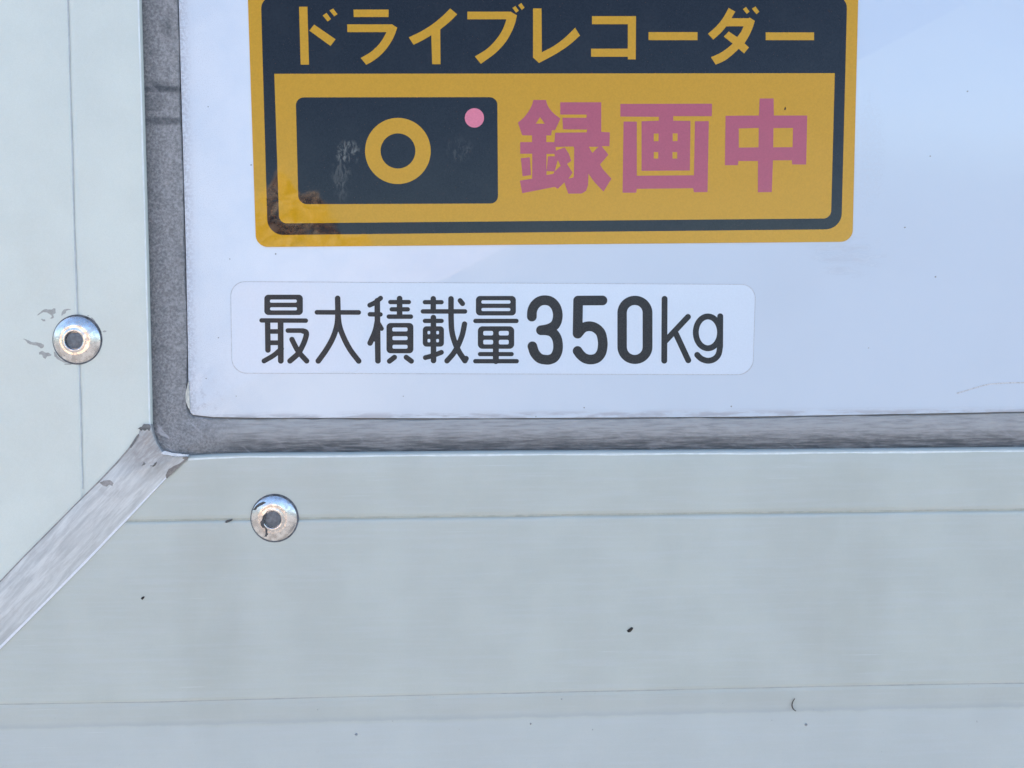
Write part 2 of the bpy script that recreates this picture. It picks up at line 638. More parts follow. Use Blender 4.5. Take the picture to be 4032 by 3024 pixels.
PANEL, RAIL_H, RAIL_V, SEAL, TRIM = mat_panel(), mat_rail("cream_rail_paint", True), mat_rail("cream_rail_paint", False), mat_seal(), mat_trim()
LIGHT_STOP = plain("light_stop_black", (0.03, 0.03, 0.03), 0.9)
YELLOW = mat_ink("yellow_print", (0.585, 0.298, 0.008), 0.03)
NAVY = mat_ink("dark_navy_print", (0.0045, 0.006, 0.011), 0.08, dust=0.015, glare=True)
PINK = mat_ink("faded_red_print", (0.435, 0.092, 0.135), 0.03)
PINK2 = mat_ink("pink_print", (0.72, 0.20, 0.27), 0.03)
FILM = mat_ink("white_film", (0.655, 0.695, 0.768), 0.012, rough=0.2, spec=0.5)
EDGE = plain("grey_edge_dirt", (0.50, 0.50, 0.53), 0.6, var=0.15)
CUT = plain("kiss_cut_line", (0.62, 0.63, 0.66), 0.6, var=0.08)
INK = mat_ink("charcoal_print", (0.026, 0.026, 0.029), 0.14, rough=0.4, spec=0.3, gscale=2600)
CHIP = plain("black_fleck", (0.012, 0.011, 0.010), 0.7)
BROWN = plain("brown_fibre", (0.085, 0.070, 0.055), 0.7)
GREYD = plain("grey_dust", (0.30, 0.30, 0.30), 0.85)
PATCH = plain("worn_patch", (0.385, 0.37, 0.34), 0.75, var=0.12, scale=700)
SCR = plain("grey_scratch", (0.55, 0.54, 0.55), 0.6)
CAULK = plain("old_caulk", (0.55, 0.53, 0.47), 0.7, var=0.2, scale=500)
GSHADE = plain("olive_groove_shade", (0.445, 0.44, 0.375), 0.85, var=0.12, scale=300)
GSHADE3 = plain("pale_groove_shade", (0.50, 0.515, 0.52), 0.85, var=0.10, scale=300)
GSHADE2 = plain("grey_groove_shade", (0.38, 0.385, 0.375), 0.85, var=0.12, scale=300)
SCRAP = plain("grey_brown_scrap", (0.165, 0.155, 0.148), 0.85, var=0.35, scale=500)
SCRAP2 = plain("pale_brown_scrap", (0.30, 0.275, 0.26), 0.85, var=0.25, scale=500)
BROWND = plain("brown_grime", (0.235, 0.205, 0.185), 0.85, var=0.3, scale=420)
CAULK2 = plain("white_caulk", (0.62, 0.63, 0.66), 0.6, var=0.15, scale=500)
BRIGHT2 = plain("pale_lip_highlight", (0.70, 0.73, 0.72), 0.4, var=0.08, scale=300)
BRIGHT = plain("bright_edge_highlight", (0.74, 0.74, 0.77), 0.4, var=0.06)
GRIME = plain("dark_grime", (0.085, 0.080, 0.080), 0.85)

# ------------------------------------------------------------------ ground (outside the frame; the rivets mirror it)
gm = bpy.data.meshes.new("ground")
gm.from_pydata([(-160, -160, -1.05), (160, -160, -1.05), (160, 160, -1.05), (-160, 160, -1.05)], [], [(0, 1, 2, 3)])
G = Mat("pale_paving")
GROUND = G.done(G.mix(G.noise(3, 6), (0.13, 0.122, 0.115), (0.20, 0.19, 0.178)), 0.9)
ground = link("ground", gm, GROUND)
ground['kind'] = 'structure'

# added unseen wooded rise: darkens the low sky that the glossy surfaces mirror
bm = bmesh.new()
prev = None
for i in range(81):
    a = math.radians(-100 + 200 * i / 80)
    h = 4.6 + 1.2 * math.sin(i * 0.31) + 1.1 * math.sin(i * 0.83 + 1) + 0.6 * math.sin(i * 2.1)
    ring = []
    for k, (rr, hh) in enumerate(((62, 0.0), (66, 0.55), (72, 0.86), (82, 1.0), (100, 0.9), (120, 0.0))):
        ring.append(bm.verts.new((rr * math.sin(a), -rr * math.cos(a), -1.1 + (h + 1.1) * hh + (0.5 * math.sin(i * 3.7 + k * 2) if 0 < k < 5 else 0))))
    if prev:
        for k in range(5):
            bm.faces.new((prev[k], ring[k], ring[k + 1], prev[k + 1]))
    prev = ring
bmesh.ops.recalc_face_normals(bm, faces=bm.faces)
me = bpy.data.meshes.new("horizon_block")
bm.to_mesh(me)
bm.free()
smooth(me, 80)
HM = Mat("horizon_block_green")
HM.bump(HM.noise(0.8, 5), 0.6)
horizon_block = link("horizon_block", me, HM.done(HM.mix(HM.ramp(HM.noise(0.5, 6), 0.35, 0.65), (0.035, 0.05, 0.028), (0.085, 0.095, 0.05)), 0.9))
horizon_block['kind'] = 'structure'

# sunlit dry foliage across the yard, seen mirrored in the glossy sticker
bm = bmesh.new()
for _ in range(15000):
    a = random.random()
    x = -5.2 + 4.05 * a
    top = 1.36 + 0.22 * math.sin(x * 2.3 + 1) + 0.14 * math.sin(x * 6.1) + 0.10 * math.sin(x * 15)
    if x > -1.35:
        top -= (x + 1.35) ** 2 * 6
    z = -1.05 + (top + 1.05) * random.random() ** 0.7
    y = -6.2 - 0.35 * (z + 1.05) + random.uniform(-0.12, 0.12)
    if math.sin(x * 4.1 + z * 3.0) * math.sin(z * 5.3 - x * 2.0) > 0.90:
        continue
    r = random.uniform(0.03, 0.065)
    n = Vector((random.gauss(-0.32, 0.17), random.gauss(0.62, 0.17), random.gauss(0.70, 0.17))).normalized()
    t1 = n.orthogonal().normalized()
    t2 = n.cross(t1)
    c = Vector((x, y, z))
    bm.faces.new([bm.verts.new(c + t1 * r * p + t2 * r * q) for p, q in ((1, 0), (0, .6), (-1, 0), (0, -.6))])
me = bpy.data.meshes.new("dry_foliage")
bm.to_mesh(me)
bm.free()
L = Mat("dry_leaves")
fol = link("dry_foliage", me, L.done(L.mix(L.ramp(L.noise(9, 3), 0.35, 0.65), (0.80, 0.52, 0.34), (0.98, 0.80, 0.60)), 0.8))
fol['kind'] = 'stuff'

# ------------------------------------------------------------------ the cargo door
door = thing("cargo_door", px(1900, V_MAX, 0.0), "cream framed white cargo door with grey rubber seal and rivets", "door")

# white skin
panel_pts = [(P_LEFT(V_MIN), V_MIN)] + [(P_LEFT(v), v) for v in (-400, 200, 700, 1000, 1300)] + [(742.5, 1600), (745, 1614), (750, 1626), (758, 1634)]
panel_pts += [(u, P_BOT(u)) for u in (800, 840, 980, 1400, 1900, 2400, 2920, 3500, 4032)] + [(U_MAX, P_BOT(U_MAX)), (U_MAX, V_MIN)]
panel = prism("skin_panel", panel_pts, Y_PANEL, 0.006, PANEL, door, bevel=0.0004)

# rubber seal: upright run turning into the lower run
prof = [(-0.10, 0.0035, 0.0035), (0.0, 0.0011, 0.0022), (0.02, 0.0002, 0.0009), (0.05, -0.0003, 0.0003), (0.20, -0.0006, -0.0001), (0.40, -0.0007, -0.0002), (0.60, -0.0008, 0.0), (0.75, -0.0009, 0.0004), (0.88, -0.0009, 0.0010), (0.96, -0.0008, 0.0014), (1.0, -0.0006, 0.0019), (1.12, 0.004, 0.006)]
rows = []
N1, N2 = 60, 90
for k in range(N1 + 1):
    t = k / N1
    t = 1 - (1 - t) ** 1.8
    vi, vo = V_MIN + (1624 - V_MIN) * t, V_MIN + (1793 - V_MIN) * t
    w = 0.5 * max(0.0, 1 - (1634 - vi) / 260)
    row = []
    for s, ya, yb in prof:
        ui, uo = P_LEFT(vi) + max(0.0, vi - 1606) * 0.45, E_IN(vo)
        wob = 2.2 * math.sin(vi * 0.011) + 1.3 * math.sin(vi * 0.037 + 1)
        y = ya + (yb - ya) * w - ((0.0012 + 0.0016 * (s > 0.7)) * w if 0.3 < s <= 1.0 else 0)
        row.append(px(ui + (uo - ui) * s + (wob if 0 < s < 0.3 else 0), vi + (vo - vi) * s, y))
    rows.append(row)
for k in range(1, N2 + 1):
    t = (k / N2) ** 1.8
    ui, uo = 751 + (U_MAX - 751) * t, E_IN(1793) + (U_MAX - E_IN(1793)) * t
    w = min(1.0, 0.5 + 0.5 * (ui - 744) / 260)
    row = []
    for s, ya, yb in prof:
        vi, vo = P_BOT(ui) - max(0.0, 764 - ui) * 0.75, LIP(uo)
        wob = 1.8 * math.sin(ui * 0.009) + 1.2 * math.sin(ui * 0.031 + 1) + 1.0 * math.sin(ui * 0.093)
        row.append(px(ui + (uo - ui) * s, vi + (vo - vi) * s + (wob if 0 < s < 0.3 else 0), ya + (yb - ya) * w - ((0.0012 + 0.0016 * (s > 0.7)) * max(0.0, 1 - (ui - 744) / 260) * 0.5 if 0.3 < s <= 1.0 else 0)))
    rows.append(row)
seal = grid("rubber_seal", rows, SEAL, door)

# side rail
yr = Y_RAIL
rows = []
for k in range(41):
    t = k / 40
    row = []
    cols = [('E', 0, 0.006, 1), ('E', 0, yr + 0.0010, 0), ('E', -4, yr + 0.0005, 0), ('E', -9, yr + 0.00012, 0), ('E', -14, yr, 0), ('E', -90, yr, 0),
            ('C', 26, yr, 0), ('C', 13, yr + 0.00003, 0), ('C', 4, yr + 0.00042, 0), ('C', -1, yr + 0.00046, 0), ('C', -10, yr + 0.00004, 0), ('C', -14, yr, 0), ('C', -150, yr, 0), ('U', -150, yr, 0), ('U', -600, yr, 0), ('U', U_MIN, yr, 0), ('U', U_MIN, 0.006, 1)]
    for kind, d, y, back in cols:
        u_end = {'E': 600, 'C': 330, 'U': 0}[kind] + d
        v_end = DIAG(u_end)
        v = V_MIN + (v_end - V_MIN) * (1 - (1 - t) ** 1.5)
        u = (E_IN(v) if kind == 'E' else CREASE(v) if kind == 'C' else 0) + d
        if back:
            p = px(u, v, yr + 0.0010)
            row.append(Vector((p.x, y, p.z)))
        else:
            row.append(px(u, v, y))
    rows.append(row)
side_rail = grid("side_rail", rows, RAIL_V, door)

# bottom rail
rows = []
prof = [(LIP, 0, 0.006, 1), (LIP, 0, yr + 0.0011, 0), (LIP, 4, yr + 0.0005, 0), (LIP, 9, yr + 0.00012, 0), (LIP, 15, yr, 0), (LIP, 100, yr, 0),
        (H1, -20, yr, 0), (H1, -8, yr + 0.00004, 0), (H1, 1, yr + 0.0007, 0), (H1, 4, yr + 0.0007, 0), (H1, 11, yr + 0.0002, 0), (H1, 17, yr + 0.00003, 0), (H1, 28, yr, 0),
        (H1, 350, yr, 0), (H2, -14, yr, 0), (H2, -4, yr + 0.00005, 0), (H2, 1, yr + 0.0004, 0), (H2, 4, yr + 0.0004, 0), (H2, 10, yr + 0.0002, 0), (H2, 20, yr + 0.0002, 0),
        (H3, -30, yr + 0.0006, 0), (H3, -4, yr + 0.0008, 0), (H3, 8, yr + 0.00075, 0), (H3, 150, yr + 0.0006, 0), (H3, 600, yr + 0.0006, 0), (H3, 1400, yr + 0.0006, 0), (H3, 1400, 0.006, 1)]
for fn, d, y, back in prof:
    row = []
    base_v = {LIP: 1800, H1: 2050, H2: 2773, H3: 2868}[fn] + d
    u0 = DIAG_U(base_v)
    for k in range(91):
        t = (k / 90) ** 1.7
        u = u0 + (U_MAX - u0) * t
        v = fn(u) + d
        if back:
            p = px(u, v, yr + 0.0011)
            row.append(Vector((p.x, y, p.z)))
        else:
            row.append(px(u, v, y))
    rows.append(row)
bottom_rail = grid("bottom_rail", rows, RAIL_H, door)

# shade of the grooves, painted as darker strips along them
def groove_shade(fn, d0, d1, y, mat, vert, parent, a, b):
    rows = []
    for k in range(61):
        t = a + (b - a) * k / 60
        e0, e1 = fn(t) + d0, fn(t) + d1 + 1.0 * math.sin(t * 0.013) + 0.7 * math.sin(t * 0.041)
        rows.append([px(e0, t, y), px(e1, t, y)] if vert else [px(t, e0, y), px(t, e1, y)])
    grid("groove_shade", rows, mat, parent)


groove_shade(H1, -3, 3.5, yr + 0.00032, GSHADE, False, bottom_rail, 510, U_MAX)
groove_shade(H2, -1.5, 2, yr + 0.00026, GSHADE2, False, bottom_rail, -300, U_MAX)
groove_shade(CREASE, -5, 0.5, yr + 0.00028, GSHADE3, True, side_rail, V_MIN, 1925)
# highlight on the rails' lips, painted as pale strips
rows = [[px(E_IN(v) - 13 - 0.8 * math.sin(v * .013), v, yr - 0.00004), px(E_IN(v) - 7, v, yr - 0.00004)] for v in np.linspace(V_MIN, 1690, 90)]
grid("edge_highlight", rows, BRIGHT2, side_rail)
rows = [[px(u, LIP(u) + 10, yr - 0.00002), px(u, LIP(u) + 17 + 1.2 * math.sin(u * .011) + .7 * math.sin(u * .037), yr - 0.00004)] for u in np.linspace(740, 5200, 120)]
grid("edge_highlight", rows, BRIGHT2, bottom_rail)

# mitre strip over the joint of the two rails
trim_pts = [(563, 1674), (577, 1669), (594, 1671), (600, 1700), (607, 1722), (617, 1745), (634, 1772), (648, 1786), (690, 1797), (744, 1797),
            (735, 1808), (700, 1838), (657, 1884), (494, 2057), (338, 2220), (181, 2379), (0, 2560), (-500, 3065), (-900, 3480), (-1010, 3300), (-600, 2895), (0, 2290), (90, 2196), (181, 2104), (300, 1984), (392, 1894), (460, 1822), (505, 1768), (528, 1736), (544, 1712), (548, 1690)]
trim = prism("mitre_strip", trim_pts, yr - 0.0004, 0.006, TRIM, door, bevel=0.0005, seg=3)

# added unseen board behind everything, stops sun leaking through the seams
c0, c1 = px(U_MIN + 60, V_MIN, 0.0), px(U_MAX - 20, 4100, 0.0)
bm = bmesh.new()
bmesh.ops.create_cube(bm, size=1)
for v in bm.verts:
    v.co = Vector(((c0.x if v.co.x < 0 else c1.x), (0.0062 if v.co.y < 0 else 0.030), (c1.z if v.co.z < 0 else c0.z)))
bmesh.ops.bevel(bm, geom=list(bm.edges), offset=0.0015, segments=1, affect='EDGES')
me = bpy.data.meshes.new("light_stop")
bm.to_mesh(me)
bm.free()
link("light_stop", me, LIGHT_STOP, door)

# loosened sealant sliver at the skin's lower left corner, pale caulk under the seal's corner
flat("sealant_sliver", [[(742, 1500), (744, 1540), (746, 1580), (748, 1612), (741, 1606), (733, 1584), (729.5, 1565), (732, 1542), (738, 1518)]], 0.0004, 0.0008, CAULK, door)


def rivet(cu, cv, R, hole, off, mat, rot):
    """blind rivet: dished flange, raised collar, broken-off mandrel in its recess"""
    c = px(cu, cv, yr)
    r0 = (px(cu + R, cv, yr) - c).length
    s = r0 / 9.4e-3
    NS = 72

    def lathe(name, prof, mat_, parent, dx=0.0, dz=0.0):
        bm = bmesh.new()
        rings = []
        for r, h, k in prof:
            rr = []
            for i in range(NS):
                a = 2 * math.pi * i / NS
                rr.append(bm.verts.new((c.x + (r * math.cos(a) + dx * k) * s * 1e-3, yr - h * s * 1e-3, c.z + (r * math.sin(a) + dz * k) * s * 1e-3)))
            rings.append(rr)
        for a, b in zip(rings[:-1], rings[1:]):
            for i in range(NS):
                bm.faces.new((a[i], a[(i + 1) % NS], b[(i + 1) % NS], b[i]))
        bm.faces.new(rings[-1])
        bmesh.ops.recalc_face_normals(bm, faces=bm.faces)
        me = bpy.data.meshes.new(name)
        bm.to_mesh(me)
        bm.free()
        smooth(me, 40)
        return link(name, me, mat_, parent)
    dx, dz = hole
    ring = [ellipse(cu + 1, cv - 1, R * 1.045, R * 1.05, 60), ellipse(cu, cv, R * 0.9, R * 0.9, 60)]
    flange = lathe("rivet", [(9.4, -0.3, 0), (9.4, 0.25, 0), (9.15, 0.55, 0), (8.3, 0.98, 0), (7.3, 1.35, 0), (6.5, 1.62, 0), (6.0, 1.75, 0.2), (5.7, 1.78, 0.3), (5.2, 1.72, 0.4), (4.7, 1.80, 0.6), (4.2, 1.95, 0.8), (3.85, 1.97, 1), (3.62, 1.85, 1), (3.5, 1.5, 1), (3.45, 0.7, 1)], mat, door, dx, dz)
    lathe("mandrel", [(3.3, 0.6, 1), (3.28, 1.05, 1), (3.1, 1.15, 1), (1.5, 1.2, 1), (0.4, 1.16, 1)], MAND, flange, dx, dz)
    flat("shade_ring", ring, yr, 0.00012, RINGD, flange)  # contact shadow round the flange, painted as a dark ring
    return flange


RINGD = plain("shade_under_flange", (0.10, 0.105, 0.12), 0.8, var=0.5, scale=500)
MAND = plain("dull_grey_mandrel", (0.15, 0.16, 0.18), 0.5, metal=0.4, var=0.25, scale=600)
rv1 = rivet(303.5, 1338, 94, (-0.35, -0.25), (0, 0, 0), mat_rivet((0, 0, 0)), 0.3)
rv2 = rivet(1080, 2041, 91, (-0.30, -0.1), (7, 3, 1), mat_rivet((7, 3, 1)), 1.2)
rv1['label'] = "rivet on the side rail with worn paint around it"
rv2['label'] = "rivet on the bottom rail with a dark drip on its collar"

# worn, chalky patches round the left rivet
RF = (150, 1180, 300 / 1659)
patches = [
    [(80, 240), (160, 205), (230, 215), (300, 215), (335, 188), (380, 200), (385, 290), (330, 318), (345, 380), (300, 415), (255, 405), (300, 370), (275, 330), (200, 280), (120, 268), (60, 300), (20, 330), (-30, 345), (20, 295)],
    [(520, 262), (570, 210), (650, 200), (715, 212), (660, 225), (615, 240), (600, 290), (545, 320), (515, 355), (510, 300)],
    [(-330, 850), (-230, 880), (-130, 925), (-20, 930), (60, 945), (130, 985), (110, 1045), (60, 1060), (-10, 1010), (-120, 985), (-230, 950), (-260, 905)],
    [(15, 1150), (90, 1115), (150, 1150), (220, 1150), (290, 1190), (280, 1225), (200, 1230), (160, 1290), (110, 1260), (90, 1200), (20, 1195)],
    [(1145, 385), (1185, 395), (1240, 460), (1265, 530), (1225, 490), (1175, 430)],
    [(1070, 340), (1100, 335), (1105, 355), (1078, 362)],
    [(560, 1400), (640, 1385), (740, 1398), (690, 1425), (600, 1420)],
    [(345, 1130), (380, 1150), (420, 1230), (520, 1310), (640, 1375), (560, 1370), (440, 1310), (350, 1230)],
    [(1405, 690), (1450, 668), (1490, 680), (1480, 705), (1430, 712)],
    [(60, 420), (150, 430), (160, 470), (110, 470)],
]


def rough_outline(pts, amp):
    out = []
    n = len(pts)
    for i in range(n):
        a, b = pts[i], pts[(i + 1) % n]
        out.append(a)
        L = math.hypot(b[0] - a[0], b[1] - a[1])
        for k in range(1, max(1, int(L / 22))):
            t = k / max(1, int(L / 22))
            out.append((a[0] + (b[0] - a[0]) * t + random.uniform(-amp, amp), a[1] + (b[1] - a[1]) * t + random.uniform(-amp, amp)))
    return out


def rough_outline2(P):
    return [(a / 8, b / 8) for a, b in rough_outline([(a * 8, b * 8) for a, b in P], 7)]


for P in patches:
    Q = rough_outline(P, 6)
    flat("worn_patch", [[(RF[0] + RF[2] * a, RF[1] + RF[2] * b) for a, b in Q]], yr, 0.00004, PATCH, door)
# scraps of grime and caulk round the upper end of the mitre strip
for mat_, y_, P in (
        (SCRAP, yr - 0.0004, [(541, 1690), (549, 1683), (558, 1680), (566, 1669), (590, 1672), (593, 1682), (588, 1697), (578, 1690), (570, 1697), (562, 1690), (556, 1696), (548, 1689)]),
        (SCRAP, yr - 0.0004, [(510, 1762), (522, 1742), (534, 1722), (545, 1708), (549, 1713), (538, 1730), (527, 1748), (516, 1764)]),
        (BROWND, yr - 0.0004, [(744, 1799), (738, 1808), (712, 1832), (682, 1862), (656, 1884), (652, 1872), (662, 1850), (682, 1836), (706, 1826), (726, 1810), (716, 1803), (728, 1798)]),
        (SCRAP, yr - 0.0004, [(573, 1827), (566, 1818), (560, 1830), (556, 1836), (564, 1832)]),
        (SCRAP, yr - 0.0004, [(600, 1834), (612, 1822), (618, 1818), (614, 1830), (604, 1838), (590, 1834)]),
        (SCRAP2, yr - 0.0004, [(392, 1900), (410, 1892), (432, 1890), (446, 1902), (442, 1914), (430, 1908), (420, 1916), (404, 1912)]),
        (CAULK2, yr - 0.0006, [(634, 1784), (646, 1776), (662, 1779), (678, 1784), (700, 1786), (724, 1789), (744, 1791), (738, 1796), (712, 1797), (690, 1798), (668, 1793), (648, 1791)])):
    flat("grime_scrap" if mat_ is not CAULK2 else "caulk_lump", [rough_outline2(P)], y_, 0.00012 if mat_ is not CAULK2 else 0.0005, mat_, trim)
# edges of the strip: dark line above, bevel highlight painted bright below
flat("edge_line", [[(540, 1712), (505, 1765), (459, 1819), (391, 1891), (300, 1981), (181, 2101), (90, 2193), (0, 2287), (-500, 2790), (-500, 2795), (0, 2293), (90, 2198), (181, 2107), (300, 1986), (394, 1896), (463, 1824), (509, 1770), (544, 1716)]], yr, 0.00042, SCRAP2, trim)
flat("edge_highlight", [[(655, 1883), (494, 2054), (338, 2217), (181, 2376), (0, 2557), (-500, 3062), (-504, 3056), (-6, 2549), (175, 2369), (332, 2210), (489, 2048), (651, 1880)]], yr - 0.0004, 0.00006, BRIGHT, trim)
# scuff on the crease left of the right rivet, dark drip on that rivet, hairline scratch on the skin
flat("dark_scuff", [[(884, 2056), (892, 2049), (904, 2046), (916, 2044), (912, 2050), (902, 2055), (892, 2059)]], yr + 0.0002, 0.0003, GRIME, door)
DR = (930, 1900, 300 / 1659)
flat("grime_drip", [[(DR[0] + DR[2] * a, DR[1] + DR[2] * b) for a, b in [(600, 705), (645, 700), (610, 760), (598, 840), (612, 930), (640, 985), (668, 1030), (672, 1090), (660, 1120), (675, 1135), (665, 1178), (612, 1180), (632, 1140), (640, 1080), (622, 990), (570, 985), (535, 930), (522, 860), (560, 820), (575, 740)]]],
     yr - 0.00188 * 0.97, 0.00015, GRIME, rv2)
flat("grime_drip", [[(DR[0] + DR[2] * a, DR[1] + DR[2] * b) for a, b in [(430, 500), (500, 450), (590, 415), (665, 440), (600, 478), (520, 505), (440, 545), (400, 600), (360, 600)]]],
     yr - 0.00100, 0.0003, GRIME, rv2)
flat("hairline_scratch", glyph((0, 0, 1), [('s', 2.8, curve([(3770, 1548), (3830, 1530), (3890, 1514), (3960, 1508), (4032, 1507), (4120, 1512)]))], step=1.5, tol=0.3), Y_PANEL + 0.0001, 0.00018, SCR, panel)

# ------------------------------------------------------------------ recorder sticker
yb = Y_PANEL
stick = thing("recorder_sticker", px(2180, 970, 0.0), "yellow and navy drive recorder sticker with camera pictogram and pink lettering", "sticker")
T1, T2, T3, T4, T5 = 0.00030, 0.00034, 0.00038, 0.00042, 0.00046
flat("backing", [rquad((973.5, -75), (3381, -78), (3357, 951.5), (1008, 972.5), (46, 46, 46, 46), 12)], yb, T1, YELLOW, stick)
flat("dark_border", [rquad((1027, -16), (3336, -19), (3313, 902.5), (1054, 925.5), (52, 52, 62, 62), 12)], yb - T1, T2 - T1, NAVY, stick)
field = flat("yellow_field", [rquad((1080, 290.5), (3287, 288), (3272, 860), (1099.5, 879.5), (0, 0, 30, 30), 10)], yb - T2, T3 - T2, YELLOW, stick)
body = flat("camera_pictogram", [rquad((1164.5, 383.5), (1958, 382.5), (1961, 801), (1175, 804), (32, 30, 30, 34), 10)], yb - T3, T4 - T3, NAVY, stick)
flat("lens_ring", [ellipse(1566.7, 594.3, 129.3, 130.2, 96), ellipse(1567, 594.3, 68.6, 69.2, 72)], yb - T4, T5 - T4, YELLOW, body)
flat("record_lamp", [ellipse(1868, 464, 37.8, 38.2)], yb - T4, T5 - T4, PINK2, body)

FA, FB = (900, 0, 1300 / 2212), (2100, 0, 1300 / 2212)
kana = [
    (FA, [[(472, 45), (528, 45), (539, 433), (483, 433)], [(573, 164), (717, 263), (683, 308), (541, 205)], [(657, 86), (686, 127), (664, 144), (630, 104)], [(701, 57), (730, 95), (708, 109), (676, 70)]]),
    (FA, [[(837, 64), (1072, 64), (1072, 114), (838, 114)], [(795, 163), (1095, 163), (1130, 185)] + curve([(1130, 185), (1108, 245), (1070, 310), (1020, 368), (965, 410), (922, 434)]) + [(885, 388)] + curve([(885, 388), (950, 350), (1000, 305), (1035, 258), (1058, 215)]) + [(796, 215)]]),
    (FA, [[(1485, 56), (1532, 96)] + curve([(1532, 96), (1480, 147), (1418, 198)]) + [(1420, 430), (1364, 430), (1358, 236)] + curve([(1358, 236), (1300, 270), (1240, 300)]) + [(1207, 250)] + curve([(1207, 250), (1290, 210), (1365, 163), (1430, 110), (1485, 56)])]),
    (FA, [[(1600, 78), (1890, 78), (1932, 103)] + curve([(1932, 103), (1918, 160), (1892, 222), (1850, 290), (1785, 358), (1690, 428)]) + [(1650, 378)] + curve([(1650, 378), (1730, 328), (1790, 268), (1835, 200), (1862, 129)]) + [(1600, 129)], [(1922, 40), (1945, 72), (1926, 85), (1902, 53)], [(1961, 19), (1983, 52), (1964, 66), (1941, 35)]]),
    (FB, [[(-2, 56), (55, 57), (57, 350)] + curve([(57, 350), (130, 312), (205, 258), (280, 186)]) + [(313, 238)] + curve([(313, 238), (240, 302), (150, 362), (38, 422)]) + [(-2, 385)]]),
    (FB, [[(393, 108), (688, 108), (686, 398), (633, 398), (633, 380), (387, 380), (387, 326), (633, 326), (633, 162), (393, 162)]]),
    (FB, [[(772, 215), (1100, 215), (1100, 269), (772, 269)]]),
    (FB, [[(1309, 53), (1353, 78), (1328, 122), (1444, 122), (1449, 117), (1484, 140)] + curve([(1484, 140), (1468, 190), (1445, 240), (1415, 290)]) + [(1444, 318), (1412, 358), (1376, 327)] + curve([(1376, 327), (1330, 370), (1280, 407), (1222, 433)]) + [(1190, 383)] + curve([(1190, 383), (1250, 356), (1297, 325), (1336, 292)]) + [(1276, 245), (1309, 211), (1366, 248), (1392, 213), (1409, 176), (1294, 176)] + curve([(1294, 176), (1250, 226), (1205, 265)]) + [(1170, 226)] + curve([(1170, 226), (1220, 182), (1268, 125), (1309, 53)]), [(1425, 46), (1449, 78), (1430, 93), (1404, 61)], [(1488, 43), (1514, 78), (1495, 95), (1464, 58)]]),
    (FB, [[(1557, 217), (1881, 217), (1881, 269), (1557, 269)]]),
]
for fr, polys in kana:
    flat("letter", [[(fr[0] + fr[2] * a, fr[1] + fr[2] * b) for a, b in P] for P in polys], yb - T2, T3 - T2, YELLOW, stick)

F6, F7, F8 = (2020, 360, 400 / 1543), (2420, 370, 400 / 1580), (2800, 370, 440 / 1738)
kanji = [
    (F6, [[(310, 130), (500, 130)] + curve([(500, 130), (520, 200), (560, 268), (625, 340), (720, 412)]) + [(690, 480), (640, 585), (590, 590), (580, 665), (505, 668), (505, 770), (630, 770), (640, 628), (1120, 622), (1128, 578), (760, 575), (750, 400), (1112, 400), (1125, 372), (1112, 350), (718, 350), (718, 165), (1340, 165), (1340, 615), (1470, 622), (1465, 830), (1345, 832), (1450, 960), (1320, 1110), (1370, 1190), (1495, 1325), (1375, 1520), (1240, 1380), (1145, 1250), (1140, 1420), (1110, 1510), (1040, 1550), (840, 1552), (800, 1440), (782, 1380), (680, 1478), (630, 1450), (140, 1545), (105, 1355), (292, 1325), (292, 945), (110, 945), (110, 770), (290, 770), (290, 668), (140, 665), (75, 475)] + curve([(75, 475), (170, 390), (245, 290), (290, 200), (310, 130)])[:-1],
          [(120, 1015), (255, 1000), (272, 1270), (145, 1288)],
          [(410, 390), (485, 490), (345, 490)],
          [(508, 948), (630, 948), (638, 985), (530, 988), (515, 1170), (506, 1200)],
          [(508, 1210), (632, 1214), (612, 1253), (508, 1270)],
          [(680, 1040), (725, 1130), (636, 1212), (655, 1130)],
          [(645, 842), (915, 835), (930, 860), (925, 1290), (910, 1310), (840, 1325), (905, 1235), (820, 1100), (885, 1055), (850, 950), (785, 850), (650, 900)],
          [(1150, 840), (1300, 840), (1205, 935)]]),
    (F7, [[(90, 155), (1515, 152), (1512, 345), (912, 345), (912, 415), (1180, 420), (1170, 1190), (420, 1195), (420, 425), (690, 415), (690, 355), (90, 350)],
          [(608, 615), (685, 615), (685, 735), (608, 735)], [(903, 612), (980, 612), (980, 733), (903, 733)], [(608, 903), (680, 903), (680, 1005), (608, 1005)], [(900, 903), (975, 903), (975, 1005), (900, 1005)],
          [(140, 430), (345, 430), (345, 1272), (1235, 1265), (1250, 425), (1465, 422), (1445, 1525), (1235, 1528), (1222, 1465), (345, 1475), (335, 1535), (125, 1535)]]),
    (F8, [[(755, 70), (972, 70), (975, 335), (1495, 335), (1478, 1097), (1262, 1095), (1258, 1030), (962, 1032), (943, 1525), (728, 1528), (730, 1042), (425, 1042), (415, 1107), (215, 1108), (225, 340), (745, 335)],
          [(430, 535), (742, 528), (738, 830), (430, 835)], [(970, 530), (1275, 528), (1268, 828), (965, 830)]]),
]
for fr, polys in kanji:
    flat("kanji_letter", [[(fr[0] + fr[2] * a, fr[1] + fr[2] * b) for a, b in P] for P in polys], yb - T3, T4 - T3, PINK, stick)

